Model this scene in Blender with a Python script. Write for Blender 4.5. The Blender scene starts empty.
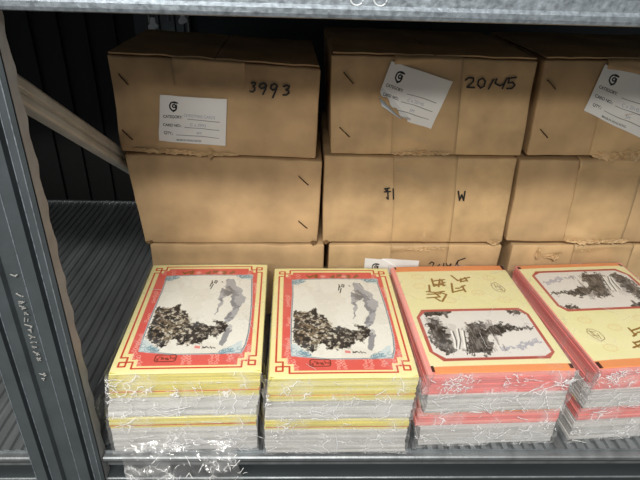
import bpy, bmesh, math, random
import numpy as np
from mathutils import Vector, Matrix, noise

SC = bpy.context.scene
COL = SC.collection
R = math.radians

# ------------------------------------------------------------------ camera
cam_d = bpy.data.cameras.new('camera')
cam_d.sensor_fit = 'HORIZONTAL'; cam_d.sensor_width = 36; cam_d.lens = 535.6 * 36 / 640
cam_d.clip_start = 0.01
cam = bpy.data.objects.new('camera', cam_d); COL.objects.link(cam)
_r, _u, _f = Vector((.9993, -.0253, .0273)), Vector((-.0119, .4779, .8784)), Vector((.0353, .8781, -.4772))
_m = Matrix((_r, _u, -_f)).transposed().to_4x4(); _m.translation = (.2099, -.3786, .4503)
cam.matrix_world = _m
SC.camera = cam

# ------------------------------------------------------------------ world, lights, exposure
SC.view_settings.view_transform = 'Standard'; SC.view_settings.look = 'None'
SC.view_settings.gamma = 1; SC.view_settings.use_curve_mapping = False
SC.view_settings.exposure = 0.1
w = bpy.data.worlds.new('world'); SC.world = w; w.use_nodes = True
w.node_tree.nodes['Background'].inputs[0].default_value = (.93, .96, 1, 1)
w.node_tree.nodes['Background'].inputs[1].default_value = .2

def area(name, loc, target, sx, sy, power, col):
    l = bpy.data.lights.new(name, 'AREA'); l.shape = 'RECTANGLE'; l.size = sx; l.size_y = sy
    l.energy = power; l.color = col
    o = bpy.data.objects.new(name, l); COL.objects.link(o); o.location = loc
    o.rotation_euler = (Vector(target) - Vector(loc)).to_track_quat('-Z', 'Y').to_euler()
    return o
area('ceiling_tube_light', (.0, -.55, 1.75), (.3, .1, .1), 1.3, .10, 11, (1, .975, .92))
area('ceiling_tube_light', (.0, -1.45, 1.75), (.3, .1, .1), 1.3, .12, 44, (1, .97, .90))
area('ceiling_tube_light', (-.5, -3.0, 1.75), (.3, .1, .1), 1.3, .2, 38, (1, .96, .88))

# ------------------------------------------------------------------ measured drawing data (metres on the carton fronts, card fractions for the prints)
INK_3993 = [[(0.1535, 0.3179), (0.1552, 0.3193), (0.1577, 0.3187), (0.1572, 0.3166), (0.1551, 0.315), (0.1569, 0.3136), (0.1568, 0.3111), (0.1546, 0.309), (0.1515, 0.3096)], [(0.1693, 0.3169), (0.167, 0.3182), (0.1632, 0.317), (0.162, 0.3147), (0.1641, 0.3127), (0.1676, 0.3134), (0.17, 0.3162), (0.1686, 0.3114), (0.1657, 0.3061)], [(0.1812, 0.3165), (0.1785, 0.3178), (0.1753, 0.3157), (0.1745, 0.3129), (0.1766, 0.3109), (0.1801, 0.3123), (0.1818, 0.3158), (0.1801, 0.3103), (0.1765, 0.303)], [(0.1885, 0.3153), (0.192, 0.3167), (0.1952, 0.3157), (0.194, 0.3133), (0.1912, 0.3119), (0.194, 0.3106), (0.1947, 0.3085), (0.1919, 0.3064), (0.1881, 0.3063)]]
INK_20145 = [[(0.39, 0.3264), (0.3934, 0.3293), (0.399, 0.3287), (0.3992, 0.325), (0.3929, 0.319), (0.402, 0.3184)], [(0.4096, 0.3285), (0.4053, 0.3263), (0.4049, 0.3214), (0.4089, 0.3181), (0.4128, 0.3203), (0.4131, 0.3257), (0.4096, 0.3285)], [(0.4225, 0.3279), (0.4184, 0.3175)], [(0.4261, 0.3288), (0.4253, 0.3239), (0.4309, 0.3215), (0.4357, 0.3233), (0.4376, 0.3291), (0.4345, 0.3183)], [(0.4388, 0.3291), (0.4484, 0.3302)], [(0.4403, 0.3283), (0.4402, 0.3242), (0.4452, 0.3251), (0.4484, 0.3219), (0.4456, 0.3185), (0.4397, 0.3184)]]
INK_41 = [[(0.3111, 0.1948), (0.3175, 0.1959)], [(0.311, 0.1908), (0.3188, 0.1914)], [(0.312, 0.1948), (0.3142, 0.1913)], [(0.3148, 0.1953), (0.3164, 0.1818), (0.3139, 0.1838)], [(0.3218, 0.195), (0.323, 0.1819)]]
INK_W = [[(0.4028, 0.1928), (0.406, 0.1807), (0.4077, 0.1883), (0.4112, 0.1807), (0.4112, 0.1929)]]
INK_LOW = [[(0.3805, 0.0844), (0.3834, 0.0876), (0.3869, 0.0857), (0.3857, 0.0803), (0.3825, 0.0771), (0.3897, 0.0772)], [(0.3949, 0.0836), (0.3925, 0.0804), (0.3971, 0.0773)], [(0.4001, 0.0852), (0.3998, 0.0773)], [(0.4035, 0.0847), (0.4064, 0.0796), (0.4098, 0.0841), (0.41, 0.0774)], [(0.4158, 0.0807), (0.4187, 0.0886), (0.4277, 0.0925)], [(0.4188, 0.088), (0.4182, 0.0829), (0.4229, 0.0792)]]
ST11 = [[(0.0088, 0.324), (0.017, 0.3129)], [(0.0042, 0.2617), (0.0142, 0.2507)]]
ST12 = [[(0.2548, 0.3307), (0.2663, 0.3192)], [(0.253, 0.2697), (0.2649, 0.2583)]]
ST13 = [[(0.4832, 0.3287), (0.4947, 0.3187)], [(0.4888, 0.2713), (0.5002, 0.2614)]]
ST21 = [[(0.2061, 0.209), (0.2179, 0.1975)], [(0.2057, 0.1486), (0.2168, 0.138)]]
LB11 = [(0.0503, 0.3031), (0.1247, 0.3002), (0.1205, 0.2452), (0.0443, 0.2498)]
LB12 = [(0.3061, 0.3444), (0.3761, 0.3245), (0.3592, 0.2703), (0.2959, 0.3072)]
LB13 = [(0.5444, 0.3467), (0.6229, 0.3288), (0.6195, 0.2608), (0.5327, 0.295)]
LB32 = [(0.2943, 0.0958), (0.3664, 0.0929), (0.374, 0.0271), (0.296, 0.0297)]
TP = {'b11': [(0.0675, 0.34), (0.1463, 0.3376), (0.0429, 0.2376), (0.1397, 0.2295)], 'b12': [(0.3094, 0.356), (0.385, 0.3578), (0.3158, 0.2377), (0.3927, 0.2391)], 'b13': [(0.5474, 0.3542), (0.5665, 0.2373)], 'b22': [(0.3197, 0.2353), (0.3969, 0.2355), (0.3269, 0.1166), (0.4043, 0.1176)], 'b23': [(0.5427, 0.2343), (0.5638, 0.1228)], 'b32': [(0.327, 0.1151), (0.4036, 0.1131)], 'b33': [(0.576, 0.1169)]}
Y_MT = [(0.163, 0.479), (0.181, 0.457), (0.224, 0.469), (0.259, 0.478), (0.303, 0.46), (0.334, 0.434), (0.353, 0.477), (0.388, 0.504), (0.42, 0.547), (0.447, 0.572), (0.447, 0.614), (0.507, 0.606), (0.576, 0.631), (0.645, 0.644), (0.647, 0.615), (0.611, 0.584), (0.682, 0.601), (0.723, 0.615), (0.739, 0.648), (0.725, 0.68), (0.685, 0.704), (0.669, 0.75), (0.65, 0.742), (0.641, 0.711), (0.616, 0.734), (0.578, 0.756), (0.566, 0.793), (0.512, 0.792), (0.445, 0.798), (0.393, 0.79), (0.389, 0.754), (0.343, 0.746), (0.334, 0.789), (0.293, 0.817), (0.262, 0.795), (0.199, 0.758), (0.163, 0.736)]
Y_GR1 = [(0.668, 0.164), (0.725, 0.173), (0.776, 0.257), (0.803, 0.329), (0.841, 0.378), (0.837, 0.436), (0.791, 0.465), (0.807, 0.501), (0.767, 0.581), (0.707, 0.623), (0.693, 0.581), (0.74, 0.493), (0.721, 0.38), (0.711, 0.3), (0.661, 0.26)]
Y_GR2 = [(0.635, 0.271), (0.671, 0.301), (0.732, 0.32), (0.701, 0.361), (0.666, 0.381), (0.633, 0.538), (0.62, 0.546), (0.64, 0.4), (0.625, 0.342)]
Y_GR3 = [(0.742, 0.631), (0.776, 0.648), (0.758, 0.728), (0.715, 0.803), (0.683, 0.788), (0.705, 0.712)]
Y_BL1 = [(0.163, 0.479), (0.224, 0.469), (0.288, 0.487), (0.289, 0.63), (0.263, 0.781), (0.199, 0.758), (0.163, 0.721)]
Y_BR1 = [(0.259, 0.478), (0.333, 0.451), (0.42, 0.547), (0.445, 0.63), (0.381, 0.768), (0.294, 0.81), (0.264, 0.737), (0.289, 0.63)]
Y_TX = [[(0.544, 0.189), (0.553, 0.221)], [(0.547, 0.204), (0.536, 0.253)], [(0.56, 0.231), (0.546, 0.28)], [(0.573, 0.188), (0.589, 0.194), (0.581, 0.22), (0.567, 0.212), (0.573, 0.188)], [(0.629, 0.202), (0.636, 0.21)]]
Y_SG = [[(0.579, 0.812), (0.591, 0.824)], [(0.596, 0.823), (0.609, 0.813)], [(0.613, 0.819), (0.626, 0.825)], [(0.633, 0.813), (0.644, 0.828)], [(0.651, 0.819), (0.669, 0.827)], [(0.577, 0.825), (0.606, 0.813)]]
Y_ST = [(0.524, 0.805), (0.563, 0.809), (0.562, 0.828), (0.523, 0.824)]
R_M = [[(0.117, 0.556), (0.18, 0.578), (0.216, 0.619), (0.252, 0.659), (0.27, 0.698), (0.232, 0.809), (0.184, 0.866), (0.128, 0.844), (0.093, 0.808), (0.087, 0.734), (0.084, 0.657)], [(0.367, 0.64), (0.452, 0.597), (0.514, 0.611), (0.538, 0.671), (0.539, 0.719), (0.496, 0.756), (0.519, 0.793), (0.48, 0.856), (0.424, 0.873), (0.309, 0.877), (0.295, 0.828), (0.338, 0.755)], [(0.108, 0.482), (0.201, 0.472), (0.327, 0.495), (0.262, 0.547), (0.164, 0.525), (0.103, 0.546)], [(0.734, 0.488), (0.894, 0.49), (0.906, 0.533), (0.836, 0.547), (0.782, 0.531)], [(0.542, 0.661), (0.647, 0.623), (0.733, 0.623), (0.718, 0.653), (0.798, 0.664), (0.894, 0.645), (0.877, 0.674), (0.77, 0.683), (0.68, 0.692), (0.579, 0.723), (0.532, 0.7)]]
R_LT = [(0.284, 0.537), (0.424, 0.58), (0.338, 0.755), (0.294, 0.819), (0.261, 0.818), (0.223, 0.813), (0.221, 0.735), (0.216, 0.619)]
R_FALL = [[(0.253, 0.678), (0.247, 0.754), (0.228, 0.818)], [(0.303, 0.659), (0.28, 0.755), (0.243, 0.824)], [(0.338, 0.679), (0.317, 0.755), (0.299, 0.819)]]
R_GR = [(0.547, 0.821), (0.644, 0.822), (0.806, 0.768), (0.894, 0.76), (0.881, 0.787), (0.704, 0.831), (0.564, 0.851)]
R_CH = [[(0.289, 0.152), (0.28, 0.232)], [(0.301, 0.176), (0.396, 0.162)], [(0.293, 0.215), (0.379, 0.225)], [(0.36, 0.158), (0.317, 0.241)], [(0.279, 0.236), (0.388, 0.195)], [(0.372, 0.171), (0.364, 0.233)], [(0.242, 0.223), (0.224, 0.292)], [(0.197, 0.292), (0.267, 0.304), (0.345, 0.293)], [(0.194, 0.321), (0.302, 0.318)], [(0.18, 0.359), (0.289, 0.351)], [(0.301, 0.301), (0.352, 0.327), (0.291, 0.397)], [(0.276, 0.392), (0.241, 0.356)], [(0.254, 0.301), (0.285, 0.343)], [(0.477, 0.117), (0.509, 0.176)], [(0.509, 0.176), (0.573, 0.155), (0.629, 0.14)], [(0.548, 0.155), (0.53, 0.191)], [(0.586, 0.143), (0.592, 0.183)], [(0.546, 0.186), (0.584, 0.179)], [(0.443, 0.208), (0.414, 0.306)], [(0.415, 0.303), (0.52, 0.278)], [(0.459, 0.262), (0.487, 0.261)], [(0.523, 0.239), (0.524, 0.301)], [(0.504, 0.252), (0.547, 0.232)]]
R_SEAL = [[(0.785, 0.22), (0.828, 0.203), (0.858, 0.239), (0.876, 0.282), (0.854, 0.311), (0.816, 0.307), (0.782, 0.281), (0.776, 0.238), (0.785, 0.22)], [(0.812, 0.221), (0.805, 0.269)], [(0.828, 0.23), (0.838, 0.29)], [(0.806, 0.247), (0.849, 0.256)], [(0.809, 0.282), (0.858, 0.291)], [(0.846, 0.247), (0.847, 0.299)]]
R_RING = [(0.799, 0.149), (0.625, 0.313), (0.32, 0.18), (0.172, 0.123), (0.355, 0.385), (0.157, 0.231), (0.813, 0.39)]
# ------------------------------------------------------------------ materials
def lin(c):
    return tuple(((x / 255) / 12.92 if x / 255 <= .04045 else (((x / 255) + .055) / 1.055) ** 2.4) for x in c)

def mat(name, col, rough=.6, metal=0., noise_amt=0., noise_scale=20., stretch=(1, 1, 1), bump=0., bump_scale=60., spec=.5, col2=None):
    m = bpy.data.materials.new(name); m.use_nodes = True
    nt = m.node_tree; n = nt.nodes; b = n['Principled BSDF']
    c = lin(col)
    b.inputs['Base Color'].default_value = (*c, 1); b.inputs['Roughness'].default_value = rough
    b.inputs['Metallic'].default_value = metal; b.inputs['Specular IOR Level'].default_value = spec
    tc = n.new('ShaderNodeTexCoord'); mp = n.new('ShaderNodeMapping'); mp.inputs['Scale'].default_value = stretch
    nt.links.new(tc.outputs['Object'], mp.inputs[0])
    if noise_amt or col2:
        t = n.new('ShaderNodeTexNoise'); t.inputs['Scale'].default_value = noise_scale; t.inputs['Detail'].default_value = 6
        nt.links.new(mp.outputs[0], t.inputs[0])
        r = n.new('ShaderNodeValToRGB'); e = r.color_ramp.elements
        e[0].position = .3; e[1].position = .7
        d = lin(col2) if col2 else tuple(x * (1 - noise_amt) for x in c)
        e[0].color = (*d, 1); e[1].color = (*(c if col2 else tuple(min(1, x * (1 + noise_amt)) for x in c)), 1)
        nt.links.new(t.outputs[0], r.inputs[0]); nt.links.new(r.outputs[0], b.inputs['Base Color'])
    if bump:
        t2 = n.new('ShaderNodeTexNoise'); t2.inputs['Scale'].default_value = bump_scale; t2.inputs['Detail'].default_value = 4
        nt.links.new(mp.outputs[0], t2.inputs[0])
        bp = n.new('ShaderNodeBump'); bp.inputs['Strength'].default_value = bump; bp.inputs['Distance'].default_value = .002
        nt.links.new(t2.outputs[0], bp.inputs['Height']); nt.links.new(bp.outputs[0], b.inputs['Normal'])
    return m

M = {}
M['card'] = mat('corrugated_cardboard', (182, 152, 114), .75, noise_amt=.24, noise_scale=16, bump=.4, bump_scale=45, spec=.25)
M['card2'] = mat('cardboard_lighter', (186, 156, 116), .7, noise_amt=.24, noise_scale=22, bump=.4, bump_scale=35, spec=.3)
M['tape'] = mat('gummed_paper_tape', (184, 154, 114), .5, noise_amt=.22, noise_scale=18, bump=.3, bump_scale=40, spec=.35)
M['flute'] = mat('cardboard_torn_edge', (120, 92, 62), .85, noise_amt=.3, noise_scale=300, spec=.2)
M['ink'] = mat('black_marker_ink', (18, 17, 18), .5)
M['staple'] = mat('staple_wire', (70, 48, 28), .45, metal=.5)
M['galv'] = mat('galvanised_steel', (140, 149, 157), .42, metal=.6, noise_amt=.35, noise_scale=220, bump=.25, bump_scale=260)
M['post'] = mat('grey_upright_steel', (84, 91, 95), .4, metal=.4, noise_amt=.12, noise_scale=40, bump=.1, bump_scale=200)
M['postside'] = mat('upright_side_steel', (166, 166, 163), .5, metal=.15, noise_amt=.12, noise_scale=60)
M['deck'] = mat('ribbed_deck_steel', (136, 141, 144), .42, metal=.7, noise_amt=.25, noise_scale=18, stretch=(3, .6, 1), bump=.1, bump_scale=120)
M['beam'] = mat('dark_beam_steel', (74, 80, 84), .35, metal=.6, noise_amt=.15, noise_scale=30, stretch=(.2, 1, 1), bump=.1, bump_scale=100)
M['brace'] = mat('brace_steel', (182, 182, 174), .42, metal=.15, noise_amt=.12, noise_scale=30)
M['wall'] = mat('dark_wall_paint', (5, 5, 6), .8, noise_amt=.25, noise_scale=6, stretch=(1, 1, .3))
M['panel'] = mat('slate_panel_paint', (40, 48, 54), .6, noise_amt=.15, noise_scale=8)
M['clip'] = mat('white_plastic', (196, 202, 206), .4)
M['floor'] = mat('concrete_floor', (96, 96, 94), .8, noise_amt=.2, noise_scale=5)
M['ycard'] = mat('yellow_card_edge', (216, 204, 112), .6, noise_amt=.22, noise_scale=30, stretch=(.25, .25, 24))
M['ycard2'] = mat('cream_card_edge', (228, 220, 158), .6, noise_amt=.15, noise_scale=30, stretch=(.25, .25, 24))
M['redline'] = mat('red_card_edge', (196, 110, 62), .6)
M['pcard'] = mat('pink_card_edge', (226, 130, 126), .6, noise_amt=.22, noise_scale=30, stretch=(.25, .25, 24))
M['pcard2'] = mat('light_pink_card_edge', (238, 158, 150), .6, noise_amt=.15, noise_scale=30, stretch=(.25, .25, 24))
M['env'] = mat('white_envelope_edge', (206, 205, 202), .65, noise_amt=.16, noise_scale=30, stretch=(.2, .2, 28))
M['env2'] = mat('grey_white_envelope_edge', (186, 185, 183), .65, noise_amt=.16, noise_scale=30, stretch=(.2, .2, 28))

def print_mat():
    m = bpy.data.materials.new('printed_paper'); m.use_nodes = True
    n = m.node_tree.nodes; b = n['Principled BSDF']; b.inputs['Roughness'].default_value = .45
    b.inputs['Specular IOR Level'].default_value = .35
    a = n.new('ShaderNodeAttribute'); a.attribute_name = 'print'
    m.node_tree.links.new(a.outputs['Color'], b.inputs['Base Color'])
    return m
M['print'] = print_mat()

def film_mat(name, veil, gloss, rough, bump, lines=0, lscale=55):
    m = bpy.data.materials.new(name); m.use_nodes = True
    nt = m.node_tree; n = nt.nodes; n.remove(n['Principled BSDF']); out = n['Material Output']
    tr = n.new('ShaderNodeBsdfTransparent'); gl = n.new('ShaderNodeBsdfGlossy'); gl.inputs['Roughness'].default_value = rough
    df = n.new('ShaderNodeBsdfDiffuse'); df.inputs[0].default_value = (.95, .95, .96, 1)
    tl = n.new('ShaderNodeBsdfTranslucent'); tl.inputs[0].default_value = (.95, .95, .96, 1)
    ad = n.new('ShaderNodeMixShader'); ad.inputs[0].default_value = .25
    nt.links.new(df.outputs[0], ad.inputs[1]); nt.links.new(tl.outputs[0], ad.inputs[2])
    m1 = n.new('ShaderNodeMixShader'); m1.inputs[0].default_value = veil
    nt.links.new(tr.outputs[0], m1.inputs[1]); nt.links.new(ad.outputs[0], m1.inputs[2])
    fr = n.new('ShaderNodeLayerWeight'); fr.inputs[0].default_value = .5
    pw = n.new('ShaderNodeMath'); pw.operation = 'POWER'; pw.inputs[1].default_value = 5; nt.links.new(fr.outputs['Facing'], pw.inputs[0])
    ma = n.new('ShaderNodeMath'); ma.operation = 'MULTIPLY_ADD'; ma.inputs[1].default_value = .6; ma.inputs[2].default_value = .05; nt.links.new(pw.outputs[0], ma.inputs[0])
    mu = n.new('ShaderNodeMath'); mu.operation = 'MULTIPLY'; mu.inputs[1].default_value = gloss
    nt.links.new(ma.outputs[0], mu.inputs[0])
    m2 = n.new('ShaderNodeMixShader'); nt.links.new(mu.outputs[0], m2.inputs[0])
    nt.links.new(m1.outputs[0], m2.inputs[1]); nt.links.new(gl.outputs[0], m2.inputs[2])
    nt.links.new(m2.outputs[0], out.inputs[0])
    tc = n.new('ShaderNodeTexCoord')
    t = n.new('ShaderNodeTexVoronoi'); t.inputs['Scale'].default_value = 45; t.feature = 'F1'
    t2 = n.new('ShaderNodeTexNoise'); t2.inputs['Scale'].default_value = 60; t2.inputs['Detail'].default_value = 5
    mx = n.new('ShaderNodeMath'); mx.operation = 'ADD'
    nt.links.new(tc.outputs['Object'], t.inputs[0]); nt.links.new(tc.outputs['Object'], t2.inputs[0])
    nt.links.new(t.outputs[0], mx.inputs[0]); nt.links.new(t2.outputs[0], mx.inputs[1])
    bp = n.new('ShaderNodeBump'); bp.inputs['Strength'].default_value = bump; bp.inputs['Distance'].default_value = .004
    nt.links.new(mx.outputs[0], bp.inputs['Height'])
    for x in (fr, gl): nt.links.new(bp.outputs[0], x.inputs['Normal'])
    if lines:      # glints on fold lines and patchy streaks of light, put into the film's colour
        ns = n.new('ShaderNodeTexNoise'); ns.inputs['Scale'].default_value = 40; ns.inputs['Detail'].default_value = 3
        nt.links.new(tc.outputs['Object'], ns.inputs[0])
        sc_ = n.new('ShaderNodeVectorMath'); sc_.operation = 'SCALE'; sc_.inputs['Scale'].default_value = .035
        nt.links.new(ns.outputs['Color'], sc_.inputs[0])
        av = n.new('ShaderNodeVectorMath'); av.operation = 'ADD'; nt.links.new(tc.outputs['Object'], av.inputs[0]); nt.links.new(sc_.outputs[0], av.inputs[1])
        vo = n.new('ShaderNodeTexVoronoi'); vo.feature = 'DISTANCE_TO_EDGE'; vo.inputs['Scale'].default_value = lscale; nt.links.new(av.outputs[0], vo.inputs[0])
        r1 = n.new('ShaderNodeValToRGB'); r1.color_ramp.elements[0].position = .008; r1.color_ramp.elements[1].position = .035
        r1.color_ramp.elements[0].color = (1, 1, 1, 1); r1.color_ramp.elements[1].color = (0, 0, 0, 1); nt.links.new(vo.outputs[0], r1.inputs[0])
        n3 = n.new('ShaderNodeTexNoise'); n3.inputs['Scale'].default_value = 28; n3.inputs['Detail'].default_value = 3; nt.links.new(tc.outputs['Object'], n3.inputs[0])
        r2 = n.new('ShaderNodeValToRGB'); r2.color_ramp.elements[0].position = .47; r2.color_ramp.elements[1].position = .62; nt.links.new(n3.outputs[0], r2.inputs[0])
        pm = n.new('ShaderNodeMath'); pm.operation = 'MULTIPLY'; nt.links.new(r1.outputs[0], pm.inputs[0]); nt.links.new(r2.outputs[0], pm.inputs[1])
        p2 = n.new('ShaderNodeMath'); p2.operation = 'MULTIPLY_ADD'; p2.inputs[1].default_value = lines; nt.links.new(pm.outputs[0], p2.inputs[0])
        p3 = n.new('ShaderNodeMath'); p3.operation = 'MULTIPLY_ADD'; p3.inputs[1].default_value = veil * 1.2; p3.inputs[2].default_value = veil * .4; nt.links.new(r2.outputs[0], p3.inputs[0])
        nt.links.new(p3.outputs[0], p2.inputs[2]); nt.links.new(p2.outputs[0], m1.inputs[0])
    return m
M['film'] = film_mat('clear_plastic_film', .035, 1.0, .12, .12, .12, 22)
M['film2'] = film_mat('crumpled_plastic_film', .22, 1.9, .12, .7, .85, 60)
M['crease'] = film_mat('film_crease_glint', .9, 1.0, .3, .2)  # pale crease material with the film's glints put into its colour

# ------------------------------------------------------------------ object helpers
def link(name, me, parent=None, loc=None):
    o = bpy.data.objects.new(name, me); COL.objects.link(o)
    if parent: o.parent = parent
    if loc: o.location = loc
    return o

def tag(o, label=None, cat=None, group=None, kind=None):
    if label: o['label'] = label
    if cat: o['category'] = cat
    if group: o['group'] = group
    if kind: o['kind'] = kind
    return o

def empty(name, loc, rz=0):
    o = bpy.data.objects.new(name, None); COL.objects.link(o); o.location = loc; o.rotation_euler = (0, 0, rz)
    o.empty_display_size = .02
    return o

class MB:
    def __init__(s): s.v = []; s.f = []; s.mi = []
    def add(s, vs, fs, mi=0):
        o = len(s.v); s.v += [tuple(p) for p in vs]; s.f += [tuple(i + o for i in f) for f in fs]; s.mi += [mi] * len(fs)
    def box(s, a, b, mi=0, rz=0, c=(0, 0)):
        x0, y0, z0 = a; x1, y1, z1 = b
        P = [(x0, y0, z0), (x1, y0, z0), (x1, y1, z0), (x0, y1, z0), (x0, y0, z1), (x1, y0, z1), (x1, y1, z1), (x0, y1, z1)]
        if rz:
            C, S = math.cos(rz), math.sin(rz)
            P = [(c[0] + (x - c[0]) * C - (y - c[1]) * S, c[1] + (x - c[0]) * S + (y - c[1]) * C, z) for x, y, z in P]
        s.add(P, [(0, 3, 2, 1), (4, 5, 6, 7), (0, 1, 5, 4), (1, 2, 6, 5), (2, 3, 7, 6), (3, 0, 4, 7)], mi)
    def grid(s, fn, nu, nv, mi=0, mask=None):
        vs = [fn(i / nu, j / nv) for j in range(nv + 1) for i in range(nu + 1)]
        fs = [(j * (nu + 1) + i, j * (nu + 1) + i + 1, (j + 1) * (nu + 1) + i + 1, (j + 1) * (nu + 1) + i)
              for j in range(nv) for i in range(nu) if mask is None or mask((i + .5) / nu, (j + .5) / nv)]
        s.add(vs, fs, mi)
    def extrude_x(s, prof, x0, x1, mi=0):      # closed (y,z) profile
        n = len(prof)
        s.add([(x0, y, z) for y, z in prof] + [(x1, y, z) for y, z in prof],
              [(i, (i + 1) % n, n + (i + 1) % n, n + i) for i in range(n)] + [tuple(range(n))[::-1], tuple(range(n, 2 * n))], mi)
    def extrude_z(s, prof, z0, z1, mi=0):
        n = len(prof)
        s.add([(x, y, z0) for x, y in prof] + [(x, y, z1) for x, y in prof],
              [(i, (i + 1) % n, n + (i + 1) % n, n + i) for i in range(n)] + [tuple(range(n))[::-1], tuple(range(n, 2 * n))], mi)
    def ribbon(s, pts, w, nrm, thick=.0002, mi=0):   # thin raised stroke on a surface whose outward normal is nrm
        nrm = Vector(nrm)
        for a, b in zip(pts[:-1], pts[1:]):
            a = Vector(a); b = Vector(b); d = b - a
            if d.length < 1e-7: continue
            d.normalize(); t = nrm.cross(d); t.normalize(); t = t * w / 2; e = d * w * .3
            q = [a - e - t, b + e - t, b + e + t, a - e + t]
            s.add(q + [p + nrm * thick for p in q], [(0, 3, 2, 1), (4, 5, 6, 7), (0, 1, 5, 4), (1, 2, 6, 5), (2, 3, 7, 6), (3, 0, 4, 7)], mi)
    def tube(s, pts, r, n=8, mi=0):
        base = None; rings = []
        for k, p in enumerate(pts):
            p = Vector(p); d = Vector(pts[min(k + 1, len(pts) - 1)]) - Vector(pts[max(k - 1, 0)]); d.normalize()
            up = Vector((0, 0, 1)) if abs(d.z) < .9 else Vector((1, 0, 0))
            a = d.cross(up).normalized(); b = d.cross(a)
            rings.append([p + (a * math.cos(t) + b * math.sin(t)) * r for t in [2 * math.pi * i / n for i in range(n)]])
        vs = [q for rg in rings for q in rg]
        fs = [(k * n + i, k * n + (i + 1) % n, (k + 1) * n + (i + 1) % n, (k + 1) * n + i) for k in range(len(pts) - 1) for i in range(n)]
        fs += [tuple(range(n))[::-1], tuple(range((len(pts) - 1) * n, len(pts) * n))]
        s.add(vs, fs, mi)
    def build(s, name, mats, parent=None, smooth=False, weld=0, loc=None, bevel=0):
        me = bpy.data.meshes.new(name); me.from_pydata(s.v, [], s.f)
        if not isinstance(mats, (list, tuple)): mats = [mats]
        for m in mats: me.materials.append(m)
        me.polygons.foreach_set('material_index', s.mi)
        bm = bmesh.new(); bm.from_mesh(me)
        if weld: bmesh.ops.remove_doubles(bm, verts=bm.verts, dist=weld)
        bmesh.ops.recalc_face_normals(bm, faces=bm.faces)
        bm.to_mesh(me); bm.free()
        if smooth: me.polygons.foreach_set('use_smooth', [True] * len(me.polygons))
        me.update()
        o = link(name, me, parent, loc)
        if bevel:
            b = o.modifiers.new('bevel', 'BEVEL'); b.width = bevel; b.segments = 2; b.limit_method = 'ANGLE'
        return o

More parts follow.
